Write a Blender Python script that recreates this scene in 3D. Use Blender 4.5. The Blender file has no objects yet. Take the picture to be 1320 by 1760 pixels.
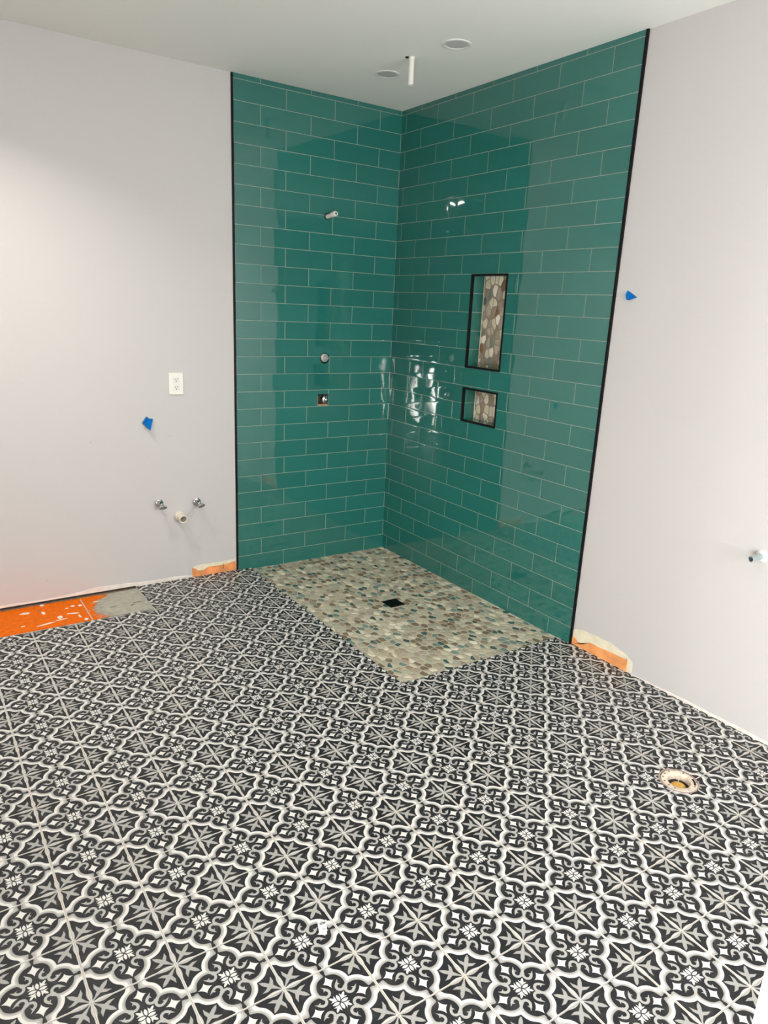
import bpy, bmesh, math, random
from mathutils import Vector, Matrix
random.seed(7)
sc = bpy.context.scene
COL = sc.collection

# ------------------------------------------------------------------ camera
cam_d = bpy.data.cameras.new('camera'); cam = bpy.data.objects.new('camera', cam_d); COL.objects.link(cam)
R_ = Vector((0.8314089395, -0.5538564101, 0.0447465339))
U_ = Vector((0.1156585059, 0.2512569710, 0.9609854549))
F_ = Vector((0.5434908328, 0.7937965807, -0.2729554967))
m = Matrix((R_, U_, -F_)).transposed().to_4x4(); m.translation = Vector((-2.7072985, -3.9555512, 1.6160070))
cam.matrix_world = m
cam_d.sensor_fit = 'VERTICAL'; cam_d.sensor_height = 24.0
cam_d.lens = 1229.2514 * 24.0 / 1760.0
cam_d.clip_start = 0.02; cam_d.clip_end = 100
sc.camera = cam

# ------------------------------------------------------------------ colour management, world
sc.view_settings.view_transform = 'Standard'; sc.view_settings.look = 'None'
sc.view_settings.gamma = 1.0; sc.view_settings.use_curve_mapping = False
sc.view_settings.exposure = 0.0
w = bpy.data.worlds.new('world'); sc.world = w; w.use_nodes = True
bg = w.node_tree.nodes['Background']; bg.inputs[0].default_value = (0.80, 0.90, 1.0, 1); bg.inputs[1].default_value = 1.5

def area(name, loc, rot, sx, sy, power, col=(1, 1, 1)):
    l = bpy.data.lights.new(name, 'AREA'); l.shape = 'RECTANGLE'; l.size = sx; l.size_y = sy; l.energy = power; l.color = col
    o = bpy.data.objects.new(name, l); COL.objects.link(o); o.location = loc; o.rotation_euler = rot
    return o
# daylight just outside the low window in the left side wall; the lamp behind the camera is an added fill to brighten the room
SLITS = [(-4.90, -4.84), (-4.25, -4.14), (-3.81, -3.68)]
for ya, yb in SLITS:
    area('daylight_low_window', (-3.31, (ya + yb) / 2, 0.51), (0, math.radians(-90), 0), 0.90, yb - ya, 134 * 3.14 * 0.9 * (yb - ya), (1, 0.985, 0.96))
area('added_back_fill', (-0.86, -5.25, 1.5), (math.radians(90), 0, 0), 1.3, 1.4, 80, (1, 0.98, 0.96))

# ------------------------------------------------------------------ node expression helper
class X:
    nt = None
    def __init__(s, v): s.v = v
    @staticmethod
    def op(op, *a):
        n = X.nt.nodes.new('ShaderNodeMath'); n.operation = op
        for i, q in enumerate(a):
            q = q.v if isinstance(q, X) else q
            if isinstance(q, (int, float)): n.inputs[i].default_value = q
            else: X.nt.links.new(q, n.inputs[i])
        return X(n.outputs[0])
    def __add__(s, o): return X.op('ADD', s, o)
    __radd__ = __add__
    def __sub__(s, o): return X.op('SUBTRACT', s, o)
    def __rsub__(s, o): return X.op('SUBTRACT', o, s)
    def __mul__(s, o): return X.op('MULTIPLY', s, o)
    __rmul__ = __mul__
    def __truediv__(s, o): return X.op('DIVIDE', s, o)
def xabs(a): return X.op('ABSOLUTE', a)
def xmin(a, b): return X.op('MINIMUM', a, b)
def xmax(a, b): return X.op('MAXIMUM', a, b)
def xfloor(a): return X.op('FLOOR', a)
def xsqrt(a): return X.op('SQRT', a)
def xpow(a, b): return X.op('POWER', a, b)
def xmod2(a): return a - 2.0 * xfloor(a * 0.5)
def clamp01(a): return xmin(xmax(a, 0.0), 1.0)
def length(a, b): return xsqrt(a * a + b * b)
def cov(sd, e=0.006):                      # coverage of a signed distance (1 inside)
    return clamp01(0.5 - sd * (0.5 / e))
def hyp(a, b): return math.hypot(a, b)

def new_mat(name):
    mt = bpy.data.materials.new(name); mt.use_nodes = True
    nt = mt.node_tree; X.nt = nt
    return mt, nt, nt.nodes['Principled BSDF']
def posxyz(nt):
    g = nt.nodes.new('ShaderNodeNewGeometry'); s = nt.nodes.new('ShaderNodeSeparateXYZ'); nt.links.new(g.outputs['Position'], s.inputs[0])
    return g, X(s.outputs[0]), X(s.outputs[1]), X(s.outputs[2])
def mixc(nt, fac, a, b):
    n = nt.nodes.new('ShaderNodeMix'); n.data_type = 'RGBA'
    f = fac.v if isinstance(fac, X) else fac
    if isinstance(f, (int, float)): n.inputs[0].default_value = f
    else: nt.links.new(f, n.inputs[0])
    for i, c in ((6, a), (7, b)):
        if isinstance(c, tuple): n.inputs[i].default_value = c if len(c) == 4 else (*c, 1)
        else: nt.links.new(c, n.inputs[i])
    return n.outputs[2]
def comb(nt, a, b, c=0.0):
    n = nt.nodes.new('ShaderNodeCombineXYZ')
    for i, q in enumerate((a, b, c)):
        q = q.v if isinstance(q, X) else q
        if isinstance(q, (int, float)): n.inputs[i].default_value = q
        else: nt.links.new(q, n.inputs[i])
    return n.outputs[0]
def noise(nt, vec, scale, detail=2.0, rough=0.5):
    n = nt.nodes.new('ShaderNodeTexNoise'); n.inputs['Scale'].default_value = scale; n.inputs['Detail'].default_value = detail
    n.inputs['Roughness'].default_value = rough
    if vec is not None: nt.links.new(vec, n.inputs['Vector'])
    return X(n.outputs['Fac'])
def bump(nt, h, dist, strength=1.0):
    b = nt.nodes.new('ShaderNodeBump'); b.inputs['Strength'].default_value = strength; b.inputs['Distance'].default_value = dist
    nt.links.new(h.v, b.inputs['Height']); return b.outputs[0]
def link(nt, a, b): nt.links.new(a.v if isinstance(a, X) else a, b)

def simple(name, col, rough=0.5, metal=0.0, nscale=0, namp=0.0, bscale=0, bdist=0.0, coat=0.0):
    mt, nt, b = new_mat(name)
    b.inputs['Base Color'].default_value = (*col, 1); b.inputs['Roughness'].default_value = rough; b.inputs['Metallic'].default_value = metal
    b.inputs['Coat Weight'].default_value = coat
    g = nt.nodes.new('ShaderNodeNewGeometry')
    if nscale:
        f = noise(nt, g.outputs['Position'], nscale, 3)
        link(nt, mixc(nt, clamp01((f - 0.3) * 2.5), tuple(c * (1 - namp) for c in col), tuple(min(1, c * (1 + namp)) for c in col)), b.inputs['Base Color'])
    if bscale:
        link(nt, bump(nt, noise(nt, g.outputs['Position'], bscale, 3), bdist), b.inputs['Normal'])
    return mt

# ------------------------------------------------------------------ materials
H = 0.1016; W = 0.3068617; ZJ0 = 2.737244; A0 = 0.0478857; XTL = -1.0771321
TEAL = (0.018, 0.150, 0.127)
def teal_mat(name, axis):
    """glass subway tile; axis 'x' left wall, 'y' right wall, 's' niche sides"""
    mt, nt, b = new_mat(name)
    g, x, y, z = posxyz(nt)
    row = (ZJ0 - z) / H; n = xfloor(row); fz = (row - n - 0.5) * H
    if axis == 's': u = (x + y * 0.0) / W + 0.5
    elif axis == 'x': u = (x - XTL) / W
    else: u = (y * -1.0 - A0) / W
    if axis == 's':
        cell = xfloor(u); fx = fz * 0.0
    else:
        u = u + xmod2(n) * 0.5
        cell = xfloor(u); fx = (u - cell - 0.5) * W
    ex = (W / 2) - xabs(fx); ez = (H / 2) - xabs(fz)
    e = xmin(ex, ez)                              # distance to the joint centre
    grout = cov(e - 0.00135, 0.0002)
    wn = nt.nodes.new('ShaderNodeTexWhiteNoise'); wn.noise_dimensions = '3D'
    link(nt, comb(nt, cell + 0.5, n + 0.5, 3.3), wn.inputs['Vector'])
    sp = nt.nodes.new('ShaderNodeSeparateColor'); link(nt, wn.outputs['Color'], sp.inputs[0])
    r1, r2, r3 = X(sp.outputs[0]), X(sp.outputs[1]), X(sp.outputs[2])
    v = r1 * 0.10 + 0.95
    base = nt.nodes.new('ShaderNodeHueSaturation'); base.inputs['Color'].default_value = (*TEAL, 1); link(nt, v, base.inputs['Value'])
    link(nt, mixc(nt, grout, base.outputs[0], (0.27, 0.33, 0.27)), b.inputs['Base Color'])
    link(nt, 0.025 + grout * 0.6, b.inputs['Roughness'])
    b.inputs['IOR'].default_value = 1.75
    b.inputs['Specular IOR Level'].default_value = 0.5
    # pillowed edges, slight tilt of each tile, slow waviness
    t = clamp01((e - 0.001) / 0.011); pil = 1.0 - (1.0 - t) * (1.0 - t) * (1.0 - t)
    hgt = pil * 0.00022 + (r2 - 0.5) * fx * 0.009 + (r3 - 0.5) * fz * 0.014
    wv = nt.nodes.new('ShaderNodeVectorMath'); wv.operation = 'ADD'; link(nt, g.outputs['Position'], wv.inputs[0]); link(nt, comb(nt, r1 * 9.0, r2 * 9.0, r3 * 9.0), wv.inputs[1])
    hgt = hgt + noise(nt, wv.outputs[0], 7.0, 0.5) * 0.0009
    link(nt, bump(nt, hgt, 1.0), b.inputs['Normal'])
    return mt

def pebble_mat(name, axis, scale):
    mt, nt, b = new_mat(name)
    g, x, y, z = posxyz(nt)
    p, q = (x, y) if axis == 'z' else (y, z)
    base = comb(nt, p, q)
    nz = nt.nodes.new('ShaderNodeTexNoise'); nz.inputs['Scale'].default_value = 28; link(nt, base, nz.inputs['Vector'])
    s1 = nt.nodes.new('ShaderNodeVectorMath'); s1.operation = 'MULTIPLY_ADD'; link(nt, nz.outputs['Color'], s1.inputs[0]); s1.inputs[1].default_value = (0.010, 0.010, 0); link(nt, base, s1.inputs[2])
    sx = nt.nodes.new('ShaderNodeVectorMath'); sx.operation = 'MULTIPLY'; link(nt, s1.outputs[0], sx.inputs[0])
    sx.inputs[1].default_value = (1.12, 0.86, 0) if axis == 'z' else (1.25, 0.85, 0)
    def vor(feat):
        v = nt.nodes.new('ShaderNodeTexVoronoi'); v.voronoi_dimensions = '2D'; v.feature = feat; v.inputs['Scale'].default_value = scale
        v.inputs['Randomness'].default_value = 0.85; link(nt, sx.outputs[0], v.inputs['Vector']); return v
    ve = X(vor('DISTANCE_TO_EDGE').outputs['Distance']); vf = vor('F1'); fd = X(vf.outputs['Distance'])
    sp = nt.nodes.new('ShaderNodeSeparateColor'); link(nt, vf.outputs['Color'], sp.inputs[0]); r1 = X(sp.outputs[0]); r2 = X(sp.outputs[1])
    stone = cov((0.055 if axis == 'z' else 0.055) - ve, 0.02) * cov(fd - (0.56 if axis == 'z' else 0.60), 0.03)
    cr = nt.nodes.new('ShaderNodeValToRGB'); cr.color_ramp.interpolation = 'CONSTANT'; link(nt, r1, cr.inputs[0])
    cols = PEB_F if axis == 'z' else PEB_N
    els = cr.color_ramp.elements
    els[0].position = 0; els[0].color = (*cols[0][1], 1); els[1].position = cols[1][0]; els[1].color = (*cols[1][1], 1)
    for pz, c in cols[2:]:
        e_ = els.new(pz); e_.color = (*c, 1)
    hs = nt.nodes.new('ShaderNodeHueSaturation'); link(nt, cr.outputs[0], hs.inputs['Color']); link(nt, r2 * 0.35 + 0.82 + noise(nt, base, 90, 3) * 0.25 - 0.12, hs.inputs['Value'])
    link(nt, mixc(nt, stone, (0.47, 0.43, 0.32) if axis == 'z' else (0.33, 0.27, 0.205), hs.outputs[0]), b.inputs['Base Color'])
    b.inputs['Roughness'].default_value = 0.65
    b.inputs['Specular IOR Level'].default_value = 0.15
    hh = clamp01(ve * 4.0)
    link(nt, bump(nt, hh, 0.0022), b.inputs['Normal'])
    return mt
PEB_F = [(0, (0.58, 0.56, 0.43)), (0.12, (0.38, 0.325, 0.245)), (0.29, (0.46, 0.43, 0.325)), (0.43, (0.68, 0.64, 0.50)), (0.50, (0.20, 0.155, 0.11)),
         (0.65, (0.38, 0.39, 0.31)), (0.75, (0.17, 0.25, 0.22)), (0.85, (0.56, 0.51, 0.39)), (0.90, (0.055, 0.115, 0.105)), (0.965, (0.35, 0.27, 0.19))]
PEB_N = [(0, (0.46, 0.39, 0.31)), (0.16, (0.72, 0.66, 0.50)), (0.40, (0.33, 0.26, 0.19)), (0.52, (0.82, 0.76, 0.62)), (0.68, (0.22, 0.28, 0.24)),
         (0.78, (0.44, 0.38, 0.31)), (0.88, (0.24, 0.155, 0.08)), (0.94, (0.10, 0.13, 0.14)), (0.97, (0.5, 0.45, 0.36))]

def floor_mat():
    mt, nt, b = new_mat('encaustic_pattern_tile')
    g, x, y, z = posxyz(nt)
    X0 = x + 2.39917279; Y0 = y + 2.03068144
    i = X0 * 4.99097347 + Y0 * 0.01749706
    j = X0 * 0.07397172 + Y0 * 5.05175937
    i0 = xfloor(i + 0.5); j0 = xfloor(j + 0.5)
    u = xabs((i - i0) * 2.0); v = xabs((j - j0) * 2.0)
    a = xmax(u, v); c = xmin(u, v)                    # folded to one eighth: 0<=c<=a<=1
    K = 0.70710678
    d = (a + c) * K; e = (a - c) * K                  # along / across the diagonal
    BLK = (0.014, 0.015, 0.017); WHT = (0.68, 0.67, 0.64); LG = (0.45, 0.44, 0.42); MG = (0.33, 0.325, 0.31); SC = (0.40, 0.395, 0.375); FL = (0.35, 0.345, 0.325)
    def seg(px, py, ax, ay, bx, by, ra, rb):
        dx, dy = bx - ax, by - ay; L2 = dx * dx + dy * dy
        qx = px - ax; qy = py - ay
        t = clamp01((qx * dx + qy * dy) / L2)
        return length(qx - t * dx, qy - t * dy) - (ra + (rb - ra) * t)
    def lens(px, py, cx, half, wid):                  # vesica along px centred at cx, half length, half width
        R = (half * half + wid * wid) / (2 * wid); off = R - wid
        return length(px - cx, xabs(py) + off) - R
    # frame bands
    r0 = length(a - 0.48, c - 0.03)
    kf = clamp01((a - 0.80) / 0.20) * 0.40 + 0.50
    lin = (c - 0.050) * kf + 0.325
    sf = clamp01((a - 0.76) / 0.14)
    r = r0 * (1.0 - sf) + lin * sf
    col = mixc(nt, cov(r - 0.475), BLK, WHT)
    col = mixc(nt, cov(r - 0.398), col, LG)
    col = mixc(nt, cov(r - 0.362), col, MG)
    col = mixc(nt, cov(r - 0.325), col, BLK)
    # black bar through the band at the edge midpoint
    col = mixc(nt, cov(xmax(c - 0.033, 0.74 - a)), col, BLK)
    # scrolls
    hx = a - 0.375; hy = c - 0.205
    ring = xabs(length(hx, hy) - 0.100) - 0.034
    A1 = math.radians(-34); A2 = math.radians(112)
    w1 = hy * math.cos(A1) - hx * math.sin(A1); w2 = hx * math.sin(A2) - hy * math.cos(A2)
    wed = xmin(w1, w2)                                # >0 inside the open wedge
    sdr = xmax(ring, wed)
    sdr = xmin(sdr, seg(a, c, 0.447, 0.135, 0.57, 0.225, 0.036, 0.003))
    sdr = xmin(sdr, seg(a, c, 0.49, 0.165, 0.432, 0.215, 0.030, 0.006))
    sdr = xmin(sdr, seg(a, c, 0.27, 0.27, 0.37, 0.37, 0.050, 0.035))
    col = mixc(nt, cov(sdr), col, SC)
    # four pointed white star near the edge midpoint
    st = xpow(xabs(a - 0.61) / 0.180, 0.70) + xpow(c / 0.150, 0.70)
    col = mixc(nt, cov((st - 1.0) * 0.12), col, WHT)
    # white flower in the centre
    fl = seg(d, e, 0.0, 0.0, 0.17, 0.0, 0.022, 0.024)
    fl = xmin(fl, lens(d, e, 0.215, 0.075, 0.030))
    fl = xmin(fl, seg(d, e, 0.145, 0.018, 0.200, 0.098, 0.026, 0.003))
    col = mixc(nt, cov(fl), col, WHT)
    lf = lens(a, c, 0.115, 0.092, 0.040)
    col = mixc(nt, cov(lf - 0.024), col, BLK)
    col = mixc(nt, cov(lf), col, WHT)
    # grey fleur pointing inwards from the corner
    fs = lens(d, e, 0.93, 0.165, 0.052)
    fs = xmin(fs, seg(d, e, 1.075, 0.020, 1.035, 0.140, 0.050, 0.040))
    fs = xmin(fs, seg(d, e, 1.035, 0.145, 0.965, 0.240, 0.038, 0.003))
    fs = xmin(fs, seg(d, e, 1.00, 0.0, 1.08, 0.0, 0.056, 0.060))
    fs = xmin(fs, seg(d, e, 1.08, 0.0, 1.26, 0.0, 0.062, 0.022))
    fs = xmin(fs, seg(d, e, 1.24, 0.0, 1.40, 0.0, 0.022, 0.018))
    col = mixc(nt, cov(fs), col, FL)
    # petals lying along the tile edge
    t = clamp01((0.955 - c) / 0.47); hw = xpow(t, 1.0) * xpow(1.0 - t, 1.3) * 0.26 + 0.010
    ed = xmax((1.0 - a) - hw, 0.20 - c)
    col = mixc(nt, cov(ed), col, (0.44, 0.43, 0.405))
    # wear: faint mottling of the glaze
    nzz = noise(nt, g.outputs['Position'], 35.0, 4.0)
    col = mixc(nt, clamp01((nzz - 0.5) * 0.22), col, (0.42, 0.41, 0.39))
    # grout
    ge = 1.0 - a
    gr = xmax(cov((1.0 - u) - 0.034, 0.003), cov((1.0 - v) - 0.022, 0.003))   # joints running one way are wider
    gn = noise(nt, g.outputs['Position'], 2.2, 2.0)
    gc = mixc(nt, clamp01((gn - 0.42) * 5.0), (0.58, 0.565, 0.535), (0.62, 0.57, 0.50))
    gc = mixc(nt, cov(ge - 0.0060, 0.003), gc, (0.33, 0.315, 0.29))
    col = mixc(nt, gr, col, gc)
    link(nt, col, b.inputs['Base Color'])
    sm = noise(nt, g.outputs['Position'], 3.0, 3.0)
    link(nt, 0.42 + sm * 0.12 + gr * 0.3, b.inputs['Roughness'])
    b.inputs['Specular IOR Level'].default_value = 0.28
    h = clamp01(ge / 0.04)
    link(nt, bump(nt, h, 0.0012), b.inputs['Normal'])
    return mt

M_TX = teal_mat('teal_glass_tile_left', 'x'); M_TY = teal_mat('teal_glass_tile_right', 'y'); M_TS = teal_mat('teal_glass_tile_niche', 's')
M_PF = pebble_mat('pebble_mosaic_floor', 'z', 27.0); M_PN = pebble_mat('pebble_mosaic_niche', 'y', 22.0)
M_FLOOR = floor_mat()
M_WALL = simple('grey_lilac_paint', (0.580, 0.562, 0.555), 0.55, bscale=220, bdist=0.0003)
M_CEIL = simple('white_ceiling_paint', (0.83, 0.84, 0.80), 0.8, bscale=160, bdist=0.0004)
M_BLACK = simple('black_metal_edge', (0.003, 0.003, 0.004), 0.5)
M_BLACK.node_tree.nodes['Principled BSDF'].inputs['Specular IOR Level'].default_value = 0.2
M_WHITE = simple('white_paint', (0.86, 0.85, 0.80), 0.4)
M_PLATE = simple('white_plastic', (0.83, 0.82, 0.76), 0.35)
M_PVC = simple('cream_pvc', (0.80, 0.74, 0.64), 0.35)
M_CHROME = simple('chrome', (0.62, 0.62, 0.61), 0.16, 1.0)
M_DULL = simple('dull_grey_metal', (0.45, 0.45, 0.42), 0.38, 0.8, nscale=160, namp=0.3)
M_TAPE = simple('blue_painters_tape', (0.0, 0.125, 0.42), 0.8, bscale=300, bdist=0.0004)
M_TAPE.node_tree.nodes['Principled BSDF'].inputs['Specular IOR Level'].default_value = 0.15
M_ORANGE = simple('orange_membrane', (0.78, 0.145, 0.0), 0.6, nscale=40, namp=0.12, bscale=500, bdist=0.0008)
M_ORANGE.node_tree.nodes['Principled BSDF'].inputs['Specular IOR Level'].default_value = 0.12
M_ORANGE2 = simple('pale_orange_membrane', (0.82, 0.31, 0.105), 0.7, nscale=18, namp=0.22)
M_CREAM = simple('cream_mud', (0.80, 0.73, 0.56), 0.85, nscale=25, namp=0.10)
M_MUD = simple('bare_white_plaster', (0.80, 0.74, 0.68), 0.85, nscale=30, namp=0.08)
M_MORTAR = simple('grey_thinset', (0.40, 0.39, 0.32), 0.9, nscale=30, namp=0.14, bscale=80, bdist=0.003)
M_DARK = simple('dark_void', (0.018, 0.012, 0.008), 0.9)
M_WOOD = simple('brown_timber', (0.18, 0.14, 0.10), 0.85, nscale=40, namp=0.4)
M_GLAZE = simple('smoky_grey_lens', (0.52, 0.53, 0.52), 0.5)
M_RIM = simple('light_trim_white', (0.74, 0.75, 0.71), 0.45)
M_BRASS = simple('ochre_plug', (0.55, 0.30, 0.045), 0.45, nscale=60, namp=0.25)
M_COPPER = simple('blue_grey_pipe', (0.40, 0.47, 0.50), 0.3, 0.6)
M_PIPEW = simple('white_pipe', (0.80, 0.78, 0.72), 0.4)
M_INK = simple('dark_ink', (0.05, 0.05, 0.05), 0.8)
M_DUST = simple('pale_dust', (0.42, 0.41, 0.40), 0.9, nscale=60, namp=0.2)

# ------------------------------------------------------------------ mesh helpers
def obj(name, bm, mat, parent=None, kind=None, smooth=False):
    me = bpy.data.meshes.new(name); bm.normal_update(); bm.to_mesh(me); bm.free()
    mats = mat if isinstance(mat, list) else [mat]
    for q in mats: me.materials.append(q)
    if smooth:
        for p in me.polygons: p.use_smooth = True
    o = bpy.data.objects.new(name, me); COL.objects.link(o)
    if parent: o.parent = parent; o.matrix_parent_inverse = parent.matrix_world.inverted() if False else Matrix.Translation(-parent.location)
    if kind: o['kind'] = kind
    return o
def thing(name, label, cat, loc, group=None):
    o = bpy.data.objects.new(name, None); COL.objects.link(o); o.location = loc; o.empty_display_size = 0.05
    o['label'] = label; o['category'] = cat
    if group: o['group'] = group
    return o
def tag(o, label, cat, group=None):
    o['label'] = label; o['category'] = cat
    if group: o['group'] = group
def box(bm, x0, x1, y0, y1, z0, z1, mi=0):
    v = [bm.verts.new(p) for p in ((x0, y0, z0), (x1, y0, z0), (x1, y1, z0), (x0, y1, z0), (x0, y0, z1), (x1, y0, z1), (x1, y1, z1), (x0, y1, z1))]
    for f in ((0, 3, 2, 1), (4, 5, 6, 7), (0, 1, 5, 4), (1, 2, 6, 5), (2, 3, 7, 6), (3, 0, 4, 7)):
        bm.faces.new([v[k] for k in f]).material_index = mi
def to3(axis, s, u, v):
    return (s, u, v) if axis == 0 else (u, s, v) if axis == 1 else (u, v, s)
def slab(bm, axis, s0, s1, u0, u1, v0, v1, holes=()):
    """flat slab between planes s0 and s1, rectangular outline with rectangular holes"""
    us = sorted({u0, u1, *[q for h in holes for q in h[:2] if u0 < q < u1]}); vs = sorted({v0, v1, *[q for h in holes for q in h[2:] if v0 < q < v1]})
    def solid(i, j):
        if i < 0 or j < 0 or i >= len(us) - 1 or j >= len(vs) - 1: return False
        cu = (us[i] + us[i + 1]) / 2; cv = (vs[j] + vs[j + 1]) / 2
        return not any(h[0] < cu < h[1] and h[2] < cv < h[3] for h in holes)
    vc = {}
    def V(s, i, j):
        k = (s, i, j)
        if k not in vc: vc[k] = bm.verts.new(to3(axis, s, us[i], vs[j]))
        return vc[k]
    for i in range(len(us) - 1):
        for j in range(len(vs) - 1):
            if not solid(i, j): continue
            bm.faces.new([V(s0, i, j), V(s0, i + 1, j), V(s0, i + 1, j + 1), V(s0, i, j + 1)])
            bm.faces.new([V(s1, i, j + 1), V(s1, i + 1, j + 1), V(s1, i + 1, j), V(s1, i, j)])
            for di, dj, p, q in ((-1, 0, (i, j), (i, j + 1)), (1, 0, (i + 1, j + 1), (i + 1, j)), (0, -1, (i + 1, j), (i, j)), (0, 1, (i, j + 1), (i + 1, j + 1))):
                if not solid(i + di, j + dj):
                    bm.faces.new([V(s0, *p), V(s0, *q), V(s1, *q), V(s1, *p)])
def round_hole(bm, axis, s0, s1, cu, cv, half, rad, seg=48, rag=0.0):
    """fill a square hole of the slab with a plate that has a round hole"""
    sq, ci, cb = [], [], []
    for k in range(seg):
        a = 2 * math.pi * k / seg; c, s = math.cos(a), math.sin(a); m_ = max(abs(c), abs(s))
        rr = rad + random.uniform(-rag, rag)
        sq.append(bm.verts.new(to3(axis, s0, cu + half * c / m_, cv + half * s / m_)))
        ci.append(bm.verts.new(to3(axis, s0, cu + rr * c, cv + rr * s)))
        cb.append(bm.verts.new(to3(axis, s1, cu + rr * c, cv + rr * s)))
    for k in range(seg):
        n = (k + 1) % seg
        bm.faces.new([sq[k], sq[n], ci[n], ci[k]]); bm.faces.new([ci[k], ci[n], cb[n], cb[k]])
def poly(bm, axis, s, pts, thick=0.0, mi=0):
    """prism from a polygon (ear-filled) at plane s; extruded by thick"""
    vs = [bm.verts.new(to3(axis, s + thick, *p)) for p in pts]
    f = bm.faces.new(vs); f.material_index = mi
    if thick:
        lo = [bm.verts.new(to3(axis, s, *p)) for p in pts]; n = len(pts)
        for k in range(n): bm.faces.new([vs[k], vs[(k + 1) % n], lo[(k + 1) % n], lo[k]]).material_index = mi
        bm.faces.new(lo[::-1]).material_index = mi
    if len(pts) > 4: bmesh.ops.triangulate(bm, faces=[q for q in bm.faces if len(q.verts) > 4])
def basis(d):
    d = Vector(d).normalized(); up = Vector((0, 0, 1)) if abs(d.z) < 0.9 else Vector((1, 0, 0))
    a = d.cross(up).normalized(); b = a.cross(d).normalized(); return a, b, d
def lathe(bm, o, d, prof, seg=32, sx=1.0, sy=1.0, closed=False):
    """revolve profile [(radius, distance along d)] ; sx, sy squash the section"""
    a, b, d = basis(d); o = Vector(o); rings = []
    for r, t in prof:
        if r < 1e-6: rings.append([bm.verts.new(o + d * t)])
        else: rings.append([bm.verts.new(o + d * t + a * (r * sx * math.cos(2 * math.pi * k / seg)) + b * (r * sy * math.sin(2 * math.pi * k / seg))) for k in range(seg)])
    pairs = list(zip(rings, rings[1:]))
    if closed: pairs.append((rings[-1], rings[0]))
    for p, q in pairs:
        if len(p) == 1 and len(q) == 1: continue
        for k in range(seg):
            n = (k + 1) % seg
            if len(p) == 1: bm.faces.new([p[0], q[k], q[n]])
            elif len(q) == 1: bm.faces.new([p[k], q[0], p[n]])
            else: bm.faces.new([p[k], q[k], q[n], p[n]])
def pipe(bm, o, d, r, ri, L, seg=32, depth=0.06):
    c = r * 0.08
    lathe(bm, o, d, [(r, 0), (r, L - c), (r - c, L), (ri + c, L), (ri, L - c), (ri, L - depth), (0, L - depth)], seg)
def autosmooth(o, ang=35):
    for p in o.data.polygons: p.use_smooth = True
    m_ = o.modifiers.new('edge_split', 'EDGE_SPLIT'); m_.split_angle = math.radians(ang)
    return o
def bevel(o, w_, s=2):
    b = o.modifiers.new('bevel', 'BEVEL'); b.width = w_; b.segments = s; b.limit_method = 'ANGLE'; return o

# ------------------------------------------------------------------ setting
PW = 0.008; ZF = 0.010; ZC = 2.762
XL, YB = -3.25, -5.2
YTR = -1.7355                                   # end of the tile on the right wall (before the edging)
N1 = (-1.046, -0.752, 1.314, 1.823); N2 = (-1.046, -0.748, 1.007, 1.204)
FLG = (-0.510, -2.728)

# floor
PX0, PY0 = -0.990, -1.655
MX1, MY0 = -1.703, -0.346
b = bmesh.new()
hs = 0.085
slab(b, 2, ZF, -0.06, XL, 0.0, YB, 0.0, holes=[(PX0, 0.0, PY0, 0.0), (XL, MX1, MY0, 0.0), (FLG[0] - hs, FLG[0] + hs, FLG[1] - hs, FLG[1] + hs)])
round_hole(b, 2, ZF, -0.05, FLG[0], FLG[1], hs, 0.069, rag=0.002)
# tile continues under the painted walls
box(b, MX1, XTL - 0.011, 0.0, 0.03, -0.06, ZF); box(b, 0.0, 0.03, YB, YTR - 0.012, -0.06, ZF)
bmesh.ops.recalc_face_normals(b, faces=b.faces)
floor = obj('floor', b, M_FLOOR, kind='structure')
b = bmesh.new(); slab(b, 2, -0.10, -0.14, XL - 0.15, 0.15, YB - 0.15, 0.15); obj('floor_slab', b, M_DARK, kind='structure')

# shower floor: four planes falling to the drain
DX0, DX1, DY0, DY1, ZD = -0.532, -0.432, -0.893, -0.793, -0.012
b = bmesh.new()
oz = [(PX0, 0.0, 0.002), (0.0, 0.0, 0.0), (0.0, PY0, 0.006), (PX0, PY0, 0.008)]
iz = [(DX0, DY1, ZD), (DX1, DY1, ZD), (DX1, DY0, ZD), (DX0, DY0, ZD)]
ov = [b.verts.new(p) for p in oz]; iv = [b.verts.new(p) for p in iz]
for k in range(4): b.faces.new([ov[k], ov[(k + 1) % 4], iv[(k + 1) % 4], iv[k]])
lo = [b.verts.new((p[0], p[1], -0.06)) for p in oz]; li = [b.verts.new((p[0], p[1], -0.06)) for p in iz]
for k in range(4):
    b.faces.new([ov[(k + 1) % 4], ov[k], lo[k], lo[(k + 1) % 4]]); b.faces.new([iv[k], iv[(k + 1) % 4], li[(k + 1) % 4], li[k]])
bmesh.ops.recalc_face_normals(b, faces=b.faces)
for f in b.faces:
    if abs(f.normal.z) > 0.9 and f.normal.z < 0: f.normal_flip()
obj('floor_shower', b, M_PF, kind='structure')

# walls (left = behind the wash basin place, right = the toilet side)
b = bmesh.new(); slab(b, 1, PW, 0.13, MX1, XTL - 0.011, -0.10, ZC + 0.05); slab(b, 1, PW, 0.13, XL - 0.12, MX1, 0.0165, ZC + 0.05)
bmesh.ops.recalc_face_normals(b, faces=b.faces)
wl = obj('wall_left', b, M_WALL, kind='structure')
b = bmesh.new(); slab(b, 0, PW, 0.13, YB - 0.12, YTR - 0.012, -0.10, ZC + 0.05); bmesh.ops.recalc_face_normals(b, faces=b.faces)
wr = obj('wall_right', b, M_WALL, kind='structure')
K1 = (-0.497, 1.306); HO = (-0.541, -0.463, 1.013, 1.086)
b = bmesh.new(); slab(b, 1, 0.0, 0.13, XTL, 0.12, -0.10, ZC + 0.05, holes=[HO, (K1[0] - 0.045, K1[0] + 0.045, K1[1] - 0.045, K1[1] + 0.045)])
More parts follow.
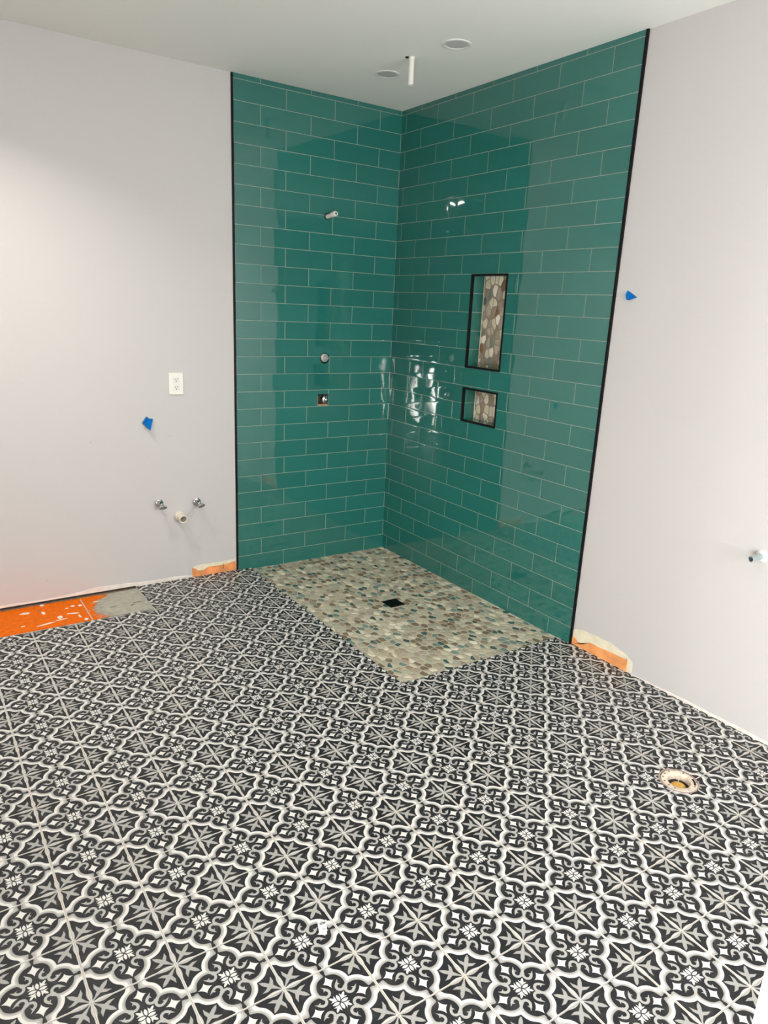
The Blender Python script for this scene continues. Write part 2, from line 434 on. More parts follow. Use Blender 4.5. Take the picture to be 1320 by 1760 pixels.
round_hole(b, 1, 0.0, 0.13, K1[0], K1[1], 0.045, 0.033); bmesh.ops.recalc_face_normals(b, faces=b.faces)
obj('wall_shower_left', b, M_TX, kind='structure')
b = bmesh.new(); slab(b, 0, 0.0, 0.13, YTR, -0.0005, -0.10, ZC + 0.05, holes=[N1, N2]); bmesh.ops.recalc_face_normals(b, faces=b.faces)
obj('wall_shower_right', b, M_TY, kind='structure')
# dark cavity behind the two holes of the valve wall
b = bmesh.new(); box(b, -0.62, -0.40, 0.1305, 0.16, 0.95, 1.40); obj('wall_cavity', b, M_WOOD, kind='structure')
# ceiling
b = bmesh.new(); slab(b, 2, ZC, ZC + 0.12, XL - 0.12, 0.13, YB - 0.12, 0.13); bmesh.ops.recalc_face_normals(b, faces=b.faces); obj('ceiling', b, M_CEIL, kind='structure')
# side wall with low window, back wall with an invented opening for the fill light, partition whose white edge shows bottom right
LW = (-4.92, -3.59, 0.02, 1.0)
b = bmesh.new(); slab(b, 0, XL, XL - 0.12, YB - 0.12, 0.0, -0.10, ZC + 0.05, holes=[LW]); bmesh.ops.recalc_face_normals(b, faces=b.faces); obj('wall_side', b, M_WALL, kind='structure')
BW = (-1.56, -0.16, 0.75, 2.25)
b = bmesh.new(); slab(b, 1, YB, YB - 0.12, XL - 0.12, 0.13, -0.10, ZC + 0.05, holes=[BW]); bmesh.ops.recalc_face_normals(b, faces=b.faces); obj('wall_back', b, M_WALL, kind='structure')
def window(name, axis, s, h, nu):
    b = bmesh.new(); t = 0.045
    hs_ = []; du = (h[1] - h[0] - t) / nu
    for k in range(nu): hs_.append((h[0] + t + k * du, h[0] + (k + 1) * du, h[2] + t, h[3] - t))
    slab(b, axis, s, s - 0.05, h[0], h[1], h[2], h[3], holes=hs_); bmesh.ops.recalc_face_normals(b, faces=b.faces)
    return obj(name, b, M_WHITE, kind='structure')
b = bmesh.new(); slab(b, 0, XL - 0.005, XL - 0.055, *LW, holes=[(ya, yb, LW[2] + 0.04, LW[3] - 0.04) for ya, yb in SLITS]); bmesh.ops.recalc_face_normals(b, faces=b.faces)
obj('window_1', b, M_WHITE, kind='structure'); window('added_fill_window', 1, YB - 0.005, BW, 2)  # second frame is an invented window, added around the fill light

# white door edge / casing close to the camera at bottom right
JX, JY = -1.868, -3.644
b = bmesh.new(); box(b, JX, JX + 0.04, JY - 0.115, JY, ZF, 2.1); o = obj('door_1', b, M_WHITE, kind='structure'); bevel(o, 0.002)

# black metal edging of the tiled area
b = bmesh.new(); box(b, XTL - 0.011, XTL, -0.002, 0.012, ZF, ZC); bevel(obj('trim_1', b, M_BLACK, kind='structure'), 0.0008)
b = bmesh.new(); box(b, -0.002, 0.012, YTR - 0.012, YTR, ZF, ZC); bevel(obj('trim_2', b, M_BLACK, kind='structure'), 0.0008)

# bare plaster strips left along the foot of the painted walls (parts of the walls)
def jag(pts, amp, n=5):
    out = []
    for (x0, z0), (x1, z1) in zip(pts, pts[1:]):
        for k in range(n):
            t = k / n; out.append((x0 + (x1 - x0) * t, z0 + (z1 - z0) * t + (random.uniform(-amp, amp) if k else 0)))
    out.append(pts[-1]); return out
up = [(-3.2, .030), (-2.70, .028), (-2.4005, .0290), (-2.3248, .0294), (-2.2063, .0240), (-2.1396, .0240), (-2.0383, .0310), (-1.946, .0420), (-1.8929, .0455), (-1.7726, .0400), (-1.6814, .0345), (-1.547, .0290), (-1.4776, .0327), (-1.4145, .0271), (-1.3683, .0209)]
up = jag(up, 0.0015, 4)
b = bmesh.new()
for (x0, z0), (x1, z1) in zip(up, up[1:]):
    l0 = 0.0166 if x0 < MX1 - 0.001 else ZF + 0.001; l1 = 0.0166 if x1 < MX1 else ZF + 0.001
    v = [b.verts.new(p) for p in ((x0, PW - 0.0015, l0), (x1, PW - 0.0015, l1), (x1, PW - 0.0015, z1), (x0, PW - 0.0015, z0))]
    b.faces.new(v)
    v2 = [b.verts.new(p) for p in ((x0, PW - 0.0015, z0), (x1, PW - 0.0015, z1), (x1, PW, z1 + 0.001), (x0, PW, z0 + 0.001))]; b.faces.new(v2)
o = obj('bare_plaster_strip', b, M_MUD, wl); o['label'] = 'ragged unpainted white strip along the foot of the wall'
up = jag([(-2.0992, .0115), (-2.1519, .0124), (-2.2727, .0180), (-2.3693, .0215), (-2.5534, .0230), (-2.7718, .0235), (-3.4, .024)], 0.0016, 6)
b = bmesh.new()
for (y0, z0), (y1, z1) in zip(up, up[1:]):
    v = [b.verts.new(p) for p in ((PW - 0.0015, y0, ZF + 0.001), (PW - 0.0015, y1, ZF + 0.001), (PW - 0.0015, y1, z1), (PW - 0.0015, y0, z0))]; b.faces.new(v)
    v2 = [b.verts.new(p) for p in ((PW - 0.0015, y0, z0), (PW - 0.0015, y1, z1), (PW, y1, z1 + 0.001), (PW, y0, z0 + 0.001))]; b.faces.new(v2)
o = obj('bare_plaster_strip', b, M_MUD, wr); o['label'] = 'thin unpainted white strip along the foot of the wall'
# tiny pencil dots and nicks on the left wall
b = bmesh.new()
for x, z in ((-1.4835, .8765), (-1.4665, .8765), (-1.898, .867), (-2.165, .128)):
    lathe(b, (x, PW, z), (0, -1, 0), [(0.0025, 0), (0.0022, 0.0006), (0, 0.0006)], 10)
obj('wall_nick', b, M_DUST, wl)

# ------------------------------------------------------------------ orange membrane pieces on the walls
t = thing('membrane_patch', 'pale orange membrane piece at the wall foot left of the shower', 'membrane', (-1.232, PW, ZF))
b = bmesh.new()
pts = jag([(-1.3714, .0715), (-1.30, .070), (-1.20, .070), (-1.0967, .0735)], 0.002, 5) + [(-1.0905, .0115), (-1.3686, .0115)]
poly(b, 1, PW, pts, -0.0025); bmesh.ops.recalc_face_normals(b, faces=b.faces); obj('sheet', b, M_ORANGE2, t)
b = bmesh.new()
pts = jag([(-1.3714, .070), (-1.34, .080), (-1.29, .082), (-1.20, .079), (-1.12, .083), (-1.0940, .089)], 0.0015, 4) + [(-1.095, .072), (-1.15, .061), (-1.22, .060), (-1.27, .062), (-1.30, .046), (-1.335, .048), (-1.35, .062)]
poly(b, 1, PW, pts, -0.0035); bmesh.ops.recalc_face_normals(b, faces=b.faces); o = obj('mud_smear', b, M_CREAM, t); o['label'] = 'cream plaster smear on the top edge'
b = bmesh.new(); box(b, -1.1745, -1.1728, PW - 0.0042, PW - 0.002, .034, .066); obj('pencil_mark', b, M_INK, t)

t = thing('membrane_patch', 'bright orange membrane piece at the wall foot right of the shower', 'membrane', (PW, -1.92, ZF))
b = bmesh.new()
pts = jag([(-1.7480, .052), (-1.7650, .0500), (-1.7850, .036), (-1.8142, .036), (-1.8400, .052), (-1.8602, .0635), (-1.95, .066), (-2.0845, .0710)], 0.0015, 4) + [(-2.0868, .0115), (-1.7478, .0115)]
poly(b, 0, PW, pts, -0.0025); bmesh.ops.recalc_face_normals(b, faces=b.faces); obj('sheet', b, simple('orange_membrane_bright', (0.86, 0.35, 0.12), 0.65, nscale=14, namp=0.2), t)
b = bmesh.new()
top = jag([(-1.7480, .0870), (-1.7572, .0958), (-1.8026, .1083), (-1.8726, .1124), (-1.969, .1144), (-2.0665, .0950), (-2.1122, .0704), (-2.1172, .0211)], 0.001, 4)
pts = top + [(-2.105, .0115), (-2.0850, .0115), (-2.0830, .0700), (-1.95, .064), (-1.8602, .0620), (-1.84, .050), (-1.8142, .0330), (-1.785, .032), (-1.765, .048), (-1.7480, .053)]
poly(b, 0, PW, pts, -0.0015); bmesh.ops.recalc_face_normals(b, faces=b.faces); o = obj('mud_smear', b, M_CREAM, t); o['label'] = 'cream plaster feathered around the orange sheet'

# ------------------------------------------------------------------ bare strip of floor beside the left wall
t = thing('floor_membrane', 'bare orange membrane strip on the floor where tiles are missing', 'membrane', (-2.3, -0.18, 0.0))
b = bmesh.new(); box(b, XL, MX1, MY0, 0.0, -0.06, 0.0005); obj('sheet', b, M_ORANGE, t)
b = bmesh.new(); box(b, XL, MX1, 0.0, 0.10, -0.06, 0.004); o = obj('timber_plate', b, M_WOOD, t); o['label'] = 'dark timber showing under the wall edge'
b = bmesh.new()
# comb toothed left edge of the thinset
edge = [(-1.872, -.004), (-1.885, -.033), (-1.92, -.065), (-1.956, -.114), (-1.970, -.14), (-1.975, -.195), (-1.968, -.263), (-1.945, -.31), (-1.925, -.344)]
def ex(y):
    for (xa, ya), (xb, yb) in zip(edge, edge[1:]):
        if yb <= y <= ya: return xa + (xb - xa) * (y - ya) / (yb - ya)
    return edge[-1][0]
poly(b, 2, 0.0004, [(MX1, MY0), (MX1, -0.002)] + [(x + 0.05, y) for x, y in edge], 0.0030)
y = -0.010
while y > -0.338:
    x = ex(y) + random.uniform(-0.014, 0.016); x2 = ex(y) + 0.06; hw_ = random.uniform(0.0022, 0.0042)
    poly(b, 2, 0.0004, [(x, y - 0.0008), (x + 0.012, y - hw_), (x2, y - hw_ * 1.2), (x2, y + hw_ * 1.2), (x + 0.010, y + hw_), (x, y + 0.001)], 0.0026)
    if random.random() < .35: poly(b, 2, 0.0004, [(x - .03, y - .001), (x - .018, y - .0022), (x - .006, y), (x - .018, y + .002)], 0.002)
    y -= 0.0098
bmesh.ops.recalc_face_normals(b, faces=b.faces)
mo = obj('thinset_patch', b, M_MORTAR, t); mo['label'] = 'trowelled grey thinset with a ragged comb edge'
b = bmesh.new(); box(b, -2.0165, -2.0100, MY0, -0.02, 0.0004, 0.0022); o = obj('seam', b, simple('pinkish_thinset', (0.62, 0.42, 0.32), 0.9), t); o['label'] = 'thin pale seam across the orange sheet'
fl = [(-2.2987, -0.0835, .028, .012), (-2.2148, -0.1208, .010, .022), (-2.1495, -0.2119, .016, .026), (-2.0785, -0.193, .034, .007), (-2.2223, -0.2669, .05, .006), (-2.0653, -0.0939, .012, .010), (-2.0296, -0.1033, .012, .012), (-2.0389, -0.2967, .012, .016), (-2.205, -0.012, .012, .014), (-2.06, -0.245, .006, .02), (-2.33, -0.245, .012, .004), (-2.15, -0.245, .03, .004), (-1.94, -0.09, .02, .006), (-2.10, -0.11, .01, .006)]
for k, (x, y, a_, c_) in enumerate(fl):
    b = bmesh.new(); n = 11; rot = random.uniform(-.3, .3)
    pp = []
    for q in range(n):
        an = 2 * math.pi * q / n; rr = random.uniform(.65, 1.1); px, py = a_ * rr * math.cos(an), c_ * rr * math.sin(an)
        pp.append((x + px * math.cos(rot) - py * math.sin(rot), y + px * math.sin(rot) + py * math.cos(rot)))
    poly(b, 2, 0.0004, pp, 0.0022); bmesh.ops.recalc_face_normals(b, faces=b.faces)
    obj('dried_flake', b, M_MUD, t)
for (x, y, L_, an) in ((-1.8805, -.204, .020, .15), (-1.745, -.200, .032, -.1), (-1.785, -.226, .018, .5), (-2.229, -.072, .014, .5), (-1.884, -.024, .01, .2)):
    b = bmesh.new(); c_, s_ = math.cos(an), math.sin(an)
    pp = [(-L_, -.002), (-L_ * .3, -.0045), (L_ * .4, -.003), (L_, .001), (L_ * .3, .003), (-L_ * .6, .0025)]
    poly(b, 2, 0.0034 if x > -1.95 else 0.0004, [(x + p[0] * c_ - p[1] * s_, y + p[0] * s_ + p[1] * c_) for p in pp], 0.001)
    bmesh.ops.recalc_face_normals(b, faces=b.faces); obj('dark_gouge', b, M_WOOD, t)

# ------------------------------------------------------------------ niches
def niche(h, label):
    y0, y1, z0, z1 = h; D = 0.088
    t = thing('shower_niche', label, 'niche', (0.0, (y0 + y1) / 2, z0), 'recessed niches in the right tiled wall')
    e = 0.0115; g = 0.0005
    b = bmesh.new(); slab(b, 0, -0.0025, 0.012, y0 + g, y1 - g, z0 + g, z1 - g, holes=[(y0 + e, y1 - e, z0 + e, z1 - e)]); bmesh.ops.recalc_face_normals(b, faces=b.faces)
    o = obj('edge_frame', b, M_BLACK, t); bevel(o, 0.0006); o['label'] = 'black metal edging frame'
    i = 0.003
    b = bmesh.new(); box(b, D, D + 0.02, y0 + g, y1 - g, z0 + g, z1 - g); o = obj('back_panel', b, M_PN, t); o['label'] = 'pebble mosaic back'
    for nm, bb in (('side_lining', (0.0121, D, y1 - e, y1 - g, z0 + g, z1 - g)), ('side_lining', (0.0121, D, y0 + g, y0 + e, z0 + g, z1 - g)),
                   ('top_lining', (0.0121, D, y0 + e, y1 - e, z1 - e, z1 - g)), ('bottom_lining', (0.0121, D, y0 + e, y1 - e, z0 + g, z0 + e))):
        b = bmesh.new(); box(b, *bb); obj(nm, b, M_TS if nm != 'bottom_lining' else M_TS, t)
    for k in (0, 1):                                   # grout line where the pebbles meet the lining
        yy = (y1 - e - 0.003, y1 - e) if k == 0 else (y0 + e, y0 + e + 0.003)
        b = bmesh.new(); box(b, D - 0.002, D, yy[0], yy[1], z0 + e, z1 - e); obj('grout_line', b, M_CREAM, t)
niche(N1, 'tall black-framed niche with pebble back in the teal wall')
niche(N2, 'small square black-framed niche below the tall niche')

# ------------------------------------------------------------------ shower drain
t = thing('shower_drain', 'black square drain grate in the pebble shower floor', 'drain', (-0.482, -0.843, ZD))
b = bmesh.new(); slab(b, 2, ZD + 0.001, ZD - 0.03, DX0 + 0.0005, DX1 - 0.0005, DY0 + 0.0005, DY1 - 0.0005, holes=[(DX0 + 0.008, DX1 - 0.008, DY0 + 0.008, DY1 - 0.008)]); bmesh.ops.recalc_face_normals(b, faces=b.faces); obj('frame', b, M_BLACK, t)
b = bmesh.new(); hh = []
for i_ in range(5):
    for j_ in range(5): hh.append((DX0 + 0.0165 + i_ * 0.0145, DX0 + 0.0245 + i_ * 0.0145, DY0 + 0.0165 + j_ * 0.0145, DY0 + 0.0245 + j_ * 0.0145))
slab(b, 2, ZD, ZD - 0.004, DX0 + 0.0095, DX1 - 0.0095, DY0 + 0.0095, DY1 - 0.0095, holes=hh); bmesh.ops.recalc_face_normals(b, faces=b.faces); obj('grate', b, M_BLACK, t)

# ------------------------------------------------------------------ ceiling lights (switched off) over the shower
def downlight(x, y, label, lit=False, cat='ceiling light', group='recessed lights over the shower'):
    t = thing('recessed_light', label, cat, (x, y, ZC), group)
    b = bmesh.new(); lathe(b, (x, y, ZC), (0, 0, -1), [(0.066, 0), (0.0655, 0.003), (0.062, 0.0045), (0.052, 0.0035), (0.050, 0.002), (0.050, 0)], 48); autosmooth(obj('trim_ring', b, M_RIM, t))
    b = bmesh.new(); lathe(b, (x, y, ZC), (0, 0, -1), [(0.050, 0.0005), (0.046, 0.0022), (0.0, 0.0022)], 48)
    if lit:
        mt, nt, bs = new_mat('lit_lens'); bs.inputs['Emission Color'].default_value = (1, .95, .86, 1); bs.inputs['Emission Strength'].default_value = 12
    obj('lens', b, mt if lit else M_GLAZE, t)
    if lit:
        l = bpy.data.lights.new('downlight_lamp', 'AREA'); l.shape = 'DISK'; l.size = 0.09; l.energy = lit; l.color = (1, .94, .86); l.spread = math.radians(125 if y > -1.5 else 180)
        lo_ = bpy.data.objects.new('downlight_lamp', l); COL.objects.link(lo_); lo_.location = (x, y, ZC - 0.008)
downlight(-0.462, -0.523, 'unlit recessed ceiling light nearer the tiled corner')
downlight(-0.468, -1.086, 'unlit recessed ceiling light farther from the tiled corner')
downlight(-2.55, -2.635, 'lit recessed ceiling light in the middle of the main room', lit=14, group='recessed lights in the main room')
downlight(-2.45, -0.86, 'lit recessed ceiling light over the left painted wall', lit=15, group='recessed lights in the main room')

# white pipe stub in the ceiling
t = thing('ceiling_pipe', 'white pipe stub hanging from the ceiling between the two lights', 'pipe', (-0.517, -0.812, ZC))
b = bmesh.new(); pipe(b, (-0.517, -0.812, ZC), (0, 0, -1), 0.0135, 0.0095, 0.116); autosmooth(obj('pipe', b, M_PIPEW, t))
b = bmesh.new(); lathe(b, (-0.517, -0.812, ZC), (0, 0, -1), [(0.0155, 0.0), (0.0155, 0.006), (0.0137, 0.012)], 32); autosmooth(obj('collar', b, M_PIPEW, t))
b = bmesh.new(); lathe(b, (-0.5305, -0.800, ZC), (0, 0, -1), [(0.014, 0), (0.014, 0.0012), (0.0, 0.0012)], 24); o = obj('gap', b, M_DARK, t); o['label'] = 'dark gap of the hole around the pipe'

# shower arm stub
t = thing('shower_arm_stub', 'white capped pipe stub high on the left tiled wall', 'pipe', (-0.503, 0, 2.122))
d_ = Vector((0.012, -0.085, 0.012)); L_ = d_.length
b = bmesh.new(); pipe(b, Vector((-0.503, 0.03, 2.118)), d_, 0.0118, 0.0080, L_ + 0.03); autosmooth(obj('pipe', b, M_PIPEW, t))
b = bmesh.new(); lathe(b, Vector((-0.503, 0, 2.122)) + d_ * 0.55, d_, [(0.0119, 0), (0.0142, 0.001), (0.0142, 0.034), (0.0085, 0.036), (0.0080, 0.030)], 32); autosmooth(obj('collar', b, M_PLATE, t))
b = bmesh.new(); lathe(b, Vector((-0.503, 0.0, 2.122)) + d_ * 0.90, d_, [(0.0078, 0.0), (0.0078, 0.0072), (0.0076, 0.0072), (0.0076, 0.0005), (0, 0.0005)], 24); obj('bore_shade', b, M_DARK, t)  # near-black lining paints the shade inside the white pipe mouth
b = bmesh.new(); lathe(b, Vector((-0.503, 0, 2.122)), (0, -1, 0), [(0.018, 0.0002), (0.016, 0.001), (0.0117, 0.0015)], 24); obj('wall_gap', b, M_DARK, t)

# rough-in valve parts in the left tiled wall
t = thing('shower_diverter', 'round grey valve stem in a round hole of the tiled wall', 'valve', (K1[0], 0, K1[1]))
b = bmesh.new(); lathe(b, (K1[0] - 0.003, 0.10, K1[1] + 0.003), (0, -1, 0), [(0.026, 0), (0.026, 0.085), (0.027, 0.09), (0.027, 0.104), (0.024, 0.108), (0.014, 0.109), (0.012, 0.113), (0, 0.113)], 36); autosmooth(obj('body', b, M_DULL, t))
b = bmesh.new(); lathe(b, (K1[0] + 0.006, -0.011, K1[1] - 0.001), (0, -1, 0), [(0.009, 0), (0.009, 0.004), (0.006, 0.006), (0, 0.006)], 20); box(b, K1[0] - 0.004, K1[0] + 0.018, -0.019, -0.014, K1[1] - 0.004, K1[1] + 0.001); obj('spindle', b, M_DULL, t)
t = thing('shower_mixer', 'grey mixer valve in a square cut-out below the round stem', 'valve', (-0.485, 0, 1.05))
kc = (-0.484, 1.050)
b = bmesh.new(); lathe(b, (kc[0] - 0.008, 0.11, kc[1]), (0.06, -1, 0), [(0.028, 0), (0.028, 0.07), (0.023, 0.078), (0.023, 0.10)], 36); autosmooth(obj('body', b, M_DULL, t))
b = bmesh.new(); lathe(b, (kc[0] - 0.003, 0.02, kc[1] + 0.001), (0.06, -1, 0), [(0.0235, 0), (0.0245, 0.004), (0.0245, 0.020), (0.021, 0.024), (0.012, 0.026), (0.010, 0.036), (0.007, 0.038), (0, 0.038)], 36); autosmooth(obj('cap', b, M_CHROME, t))
b = bmesh.new(); box(b, HO[0] + 0.001, HO[1] - 0.001, 0.004, 0.06, HO[2] - 0.002, HO[2] + 0.008); box(b, HO[0] + 0.0005, HO[0] + 0.006, 0.006, 0.06, HO[2], HO[3] - 0.012)
o = obj('board_edge', b, simple('raw_board_edge', (0.42, 0.24, 0.14), 0.9, nscale=60, namp=0.3), t); o['label'] = 'raw brown board edge inside the cut-out'
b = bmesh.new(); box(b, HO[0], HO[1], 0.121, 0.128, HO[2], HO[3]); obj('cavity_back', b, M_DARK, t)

# ------------------------------------------------------------------ wall outlet
ox, oz_ = -1.4305, 1.1665
t = thing('wall_outlet', 'white rectangular wall outlet with cover plate on the painted wall', 'outlet', (ox, PW, oz_))
b = bmesh.new(); box(b, ox - 0.0405, ox + 0.0405, PW - 0.007, PW, oz_ - 0.060, oz_ + 0.060); bevel(obj('cover_plate', b, M_PLATE, t), 0.003, 3)
b = bmesh.new(); box(b, ox - 0.0175, ox + 0.0175, PW - 0.0095, PW - 0.006, oz_ - 0.0345, oz_ + 0.0345); rc = obj('receptacle', b, simple('receptacle_white', (0.78, 0.77, 0.72), 0.3), t); bevel(rc, 0.0012)
for dz in (0.020, -0.022):
    for dx, hh_ in ((-0.0065, 0.0075), (0.0065, 0.009)):
        b = bmesh.new(); box(b, ox + dx - 0.0012, ox + dx + 0.0012, PW - 0.0100, PW - 0.009, oz_ + dz, oz_ + dz + hh_); obj('slot', b, M_INK, t)
    b = bmesh.new(); lathe(b, (ox, PW - 0.009, oz_ + dz - 0.007), (0, -1, 0), [(0.0028, 0), (0.0028, 0.001), (0, 0.001)], 14); obj('ground_hole', b, M_INK, t)
for dx in (-0.006, 0.006):
    b = bmesh.new(); box(b, ox + dx - 0.0045, ox + dx + 0.0045, PW - 0.0108, PW - 0.009, oz_ - 0.003, oz_ + 0.003); bevel(obj('test_button', b, M_PLATE, t), 0.0006)
for dz in (0.048, -0.048):
    b = bmesh.new(); lathe(b, (ox, PW - 0.0068, oz_ + dz), (0, -1, 0), [(0.003, 0), (0.0026, 0.0008), (0, 0.001)], 14); obj('screw', b, M_PLATE, t)

# ------------------------------------------------------------------ blue tape scraps
def tape(axis, pts, lift, label, peel):
    cx = sum(p[0] for p in pts) / len(pts); cz = sum(p[1] for p in pts) / len(pts)
    b = bmesh.new(); n = len(pts)
    c0 = b.verts.new(to3(axis, PW - lift * 0.6, cx, cz)); top = []
    for k, (p, q) in enumerate(zip(pts, peel)): top.append(b.verts.new(to3(axis, PW - 0.0008 - q, *p)))
    for k in range(n): b.faces.new([c0, top[k], top[(k + 1) % n]])
    o = obj('tape_scrap', b, M_TAPE); tag(o, label, 'tape', 'blue tape scraps stuck on the walls')
    s = o.modifiers.new('solidify', 'SOLIDIFY'); s.thickness = 0.0006
    return o
tape(1, [(-1.5998, .9914), (-1.5856, .9790), (-1.5656, .977), (-1.5905, .9171), (-1.6265, .9574)], 0.010, 'scrap of blue tape on the wall left of the outlet', [0.002, 0.006, 0.006, 0.034, 0.014])
tape(0, [(-1.8079, 1.7421), (-1.805, 1.7225), (-1.8176, 1.703), (-1.8303, 1.7007), (-1.8618, 1.7133), (-1.835, 1.728)], 0.008, 'scrap of blue tape on the wall right of the shower', [0.002, 0.01, 0.016, 0.014, 0.003, 0.0])

# ------------------------------------------------------------------ angle stop valves and drain pipe under the basin place
def angle_stop(x, z, side, label, hd):
    t = thing('angle_valve', label, 'valve', (x, PW, z), 'chrome supply valves on the left wall')
    b = bmesh.new(); lathe(b, (x, PW, z), (0, -1, 0), [(0.024, 0), (0.023, 0.003), (0.016, 0.007), (0.009, 0.008)], 32); autosmooth(obj('escutcheon', b, M_CHROME, t))
    b = bmesh.new(); lathe(b, (x, PW - 0.006, z), (0, -1, 0), [(0.008, 0), (0.008, 0.02), (0.012, 0.022), (0.012, 0.032), (0.010, 0.034), (0.010, 0.048), (0.006, 0.050)], 24); autosmooth(obj('body', b, M_CHROME, t))
    od = Vector((side, -0.10, 0.62)).normalized()
    b = bmesh.new(); lathe(b, Vector((x, PW - 0.042, z)), od, [(0.008, 0.0), (0.008, 0.012), (0.0115, 0.013), (0.0115, 0.026), (0.0085, 0.028), (0.006, 0.028), (0.006, 0.02), (0, 0.02)], 6); obj('outlet_nut', b, M_CHROME, t)
    b = bmesh.new(); h0 = Vector((x, PW - 0.052, z)); hd = Vector(hd).normalized()
    lathe(b, h0, hd, [(0.006, 0.0), (0.006, 0.010), (0.019, 0.012), (0.021, 0.016), (0.020, 0.022), (0.012, 0.025), (0, 0.025)], 32, sx=1.15, sy=0.72); autosmooth(obj('handle', b, M_CHROME, t))
angle_stop(-1.550, 0.492, -0.45, 'chrome supply valve left of the cream drain pipe', (0.02, -0.75, -0.5))
angle_stop(-1.330, 0.477, -0.75, 'chrome supply valve right of the cream drain pipe', (0.25, -0.75, -0.42))
t = thing('drain_pipe', 'cream plastic drain pipe stub between the two chrome valves', 'pipe', (-1.437, PW, 0.405))
b = bmesh.new(); lathe(b, (-1.437, PW, 0.405), (0, -1, 0), [(0.0275, 0), (0.0275, 0.022), (0.0265, 0.024), (0.0235, 0.0245)], 36); autosmooth(obj('coupling', b, M_PVC, t))
b = bmesh.new(); pipe(b, (-1.437, PW, 0.405), (0, -1, -0.04), 0.0235, 0.0182, 0.078, depth=0.10); autosmooth(obj('pipe', b, M_PVC, t))
b = bmesh.new(); p0 = Vector((-1.336, PW - 0.052, 0.458)); p1 = Vector((-1.4035, PW - 0.056, 0.392)); dd = p1 - p0
lathe(b, p0, dd, [(0, 0), (0.0022, 0.0), (0.0022, dd.length), (0, dd.length)], 12); o = autosmooth(obj('metal_rod', b, M_DULL)); tag(o, 'thin metal rod leaning from the right chrome valve to the drain pipe', 'rod')

# ------------------------------------------------------------------ supply stub on the right wall
t = thing('supply_stub', 'small round pipe stub with blue tint on the right painted wall', 'pipe', (PW, -2.604, 0.756))
b = bmesh.new(); pipe(b, (PW + 0.01, -2.604, 0.757), (-1, 0, 0.0), 0.0118, 0.0088, 0.090, depth=0.03); autosmooth(obj('pipe', b, M_COPPER, t))
b = bmesh.new(); lathe(b, (PW, -2.604, 0.757), (-1, 0, 0), [(0.025, 0.0), (0.023, 0.004), (0.014, 0.010), (0.0118, 0.011)], 32); autosmooth(obj('escutcheon', b, M_PIPEW, t))
b = bmesh.new(); lathe(b, (PW - 0.051, -2.604, 0.757), (-1, 0, 0), [(0.0088, 0.0), (0, 0.0)], 20); o = obj('opening', b, simple('dark_blue_bore', (0.01, 0.04, 0.06), 0.4), t)

# ------------------------------------------------------------------ toilet flange
fx, fy = FLG
t = thing('toilet_flange', 'pale plastic toilet flange with ochre plug set in the patterned floor', 'flange', (fx, fy, ZF))
b = bmesh.new()
lathe(b, (fx, fy, ZF - 0.002), (0, 0, 1), [(0.0635, -0.006), (0.0640, 0.0), (0.0615, 0.004), (0.048, 0.0045), (0.041, 0.002), (0.040, -0.006), (0.039, -0.020), (0.0640, -0.020)], 56)
autosmooth(obj('ring', b, simple('flange_plastic', (0.66, 0.56, 0.45), 0.45, nscale=50, namp=0.2), t))
b = bmesh.new(); lathe(b, (fx, fy, ZF - 0.0205), (0, 0, 1), [(0.0, 0), (0.0685, 0)], 40); obj('hole_shade', b, M_DARK, t)  # black disc stands in for the shadow between ring and plug
b = bmesh.new(); lathe(b, (fx - 0.009, fy - 0.006, ZF - 0.0204), (0, 0, 1), [(0.027, 0.0), (0.027, 0.005), (0.024, 0.009), (0.014, 0.013), (0, 0.014)], 40); autosmooth(obj('plug', b, M_BRASS, t))
b = bmesh.new(); box(b, fx + 0.020, fx + 0.023, fy + 0.013, fy + 0.016, ZF - 0.0204, ZF - 0.003); bm_o = obj('plug_rib', b, M_PVC, t)
bm_o.rotation_euler = (0, 0, 0)
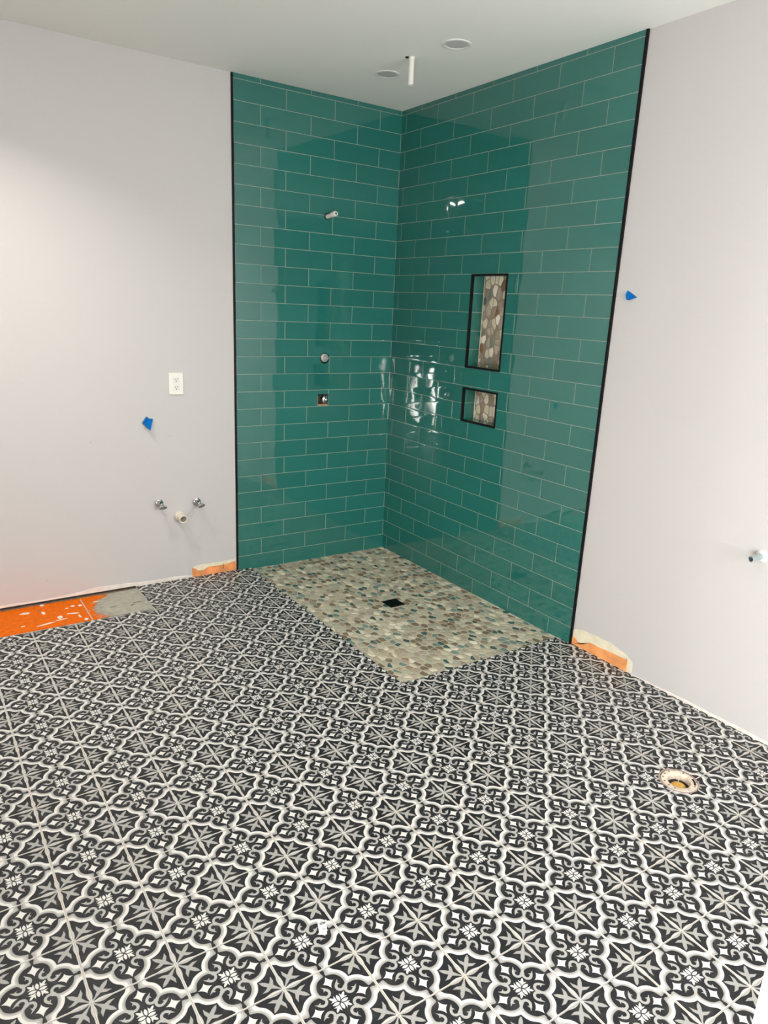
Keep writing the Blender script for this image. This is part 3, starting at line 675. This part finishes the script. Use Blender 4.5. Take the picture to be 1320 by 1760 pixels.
for an in (20, 75, 100, 125, 150, 175, 200, 290, 330):
    a_ = math.radians(an); b = bmesh.new(); lathe(b, (fx + 0.0545 * math.cos(a_), fy + 0.0545 * math.sin(a_), ZF + 0.0022), (0, 0, 1), [(0.0034, 0), (0.0034, 0.0009), (0, 0.0009)], 12); obj('bolt_hole', b, M_WOOD, t)
# slotted closet bolt opening on the right-hand side
b = bmesh.new()
for s_ in (-1, 1):
    pass
a0, a1 = math.radians(-62), math.radians(-22); inner, outer = 0.0500, 0.0580; vi, vo = [], []
for k in range(11):
    a_ = a0 + (a1 - a0) * k / 10; vi.append(b.verts.new((fx + inner * math.cos(a_), fy + inner * math.sin(a_), ZF + 0.0031))); vo.append(b.verts.new((fx + outer * math.cos(a_), fy + outer * math.sin(a_), ZF + 0.0031)))
for k in range(10): b.faces.new([vi[k], vo[k], vo[k + 1], vi[k + 1]])
obj('bolt_slot', b, M_DARK, t)
b = bmesh.new(); lathe(b, (fx + 0.002, fy + 0.002, ZF), (0, 0, 1), [(0.0640, 0.0005), (0.0675, 0.0012), (0.0705, 0.0003)], 56)
for v in b.verts: v.co.x += random.uniform(-.0015, .0015); v.co.y += random.uniform(-.0015, .0015)
obj('dust_ring', b, simple('pinkish_dust', (0.36, 0.27, 0.23), 0.9), t)

# ------------------------------------------------------------------ small paper barcode sticker left on a tile
t = thing('paper_sticker', 'tiny white barcode sticker left on a floor tile', 'sticker', (-1.928, -2.617, ZF))
q = [(-1.9315, -2.5935), (-1.9076, -2.6017), (-1.9293, -2.6436), (-1.9473, -2.6348)]
b = bmesh.new(); poly(b, 2, ZF + 0.0003, q, 0.0003); bmesh.ops.recalc_face_normals(b, faces=b.faces); obj('paper', b, simple('sticker_white', (0.86, 0.86, 0.84), 0.6), t)
def qp(u, v): 
    A_, B_, C_, D_ = [Vector(p) for p in q]
    return tuple((A_ * (1 - u) + B_ * u) * (1 - v) + (D_ * (1 - u) + C_ * u) * v)
for v0, v1, u0, u1 in ((.06, .09, .3, .9), (.14, .20, .2, .9), (.23, .28, .2, .85), (.60, .64, .45, .85)):
    b = bmesh.new(); poly(b, 2, ZF + 0.0007, [qp(u0, v0), qp(u1, v0), qp(u1, v1), qp(u0, v1)], 0.0002); bmesh.ops.recalc_face_normals(b, faces=b.faces); obj('printed_bar', b, M_INK, t)
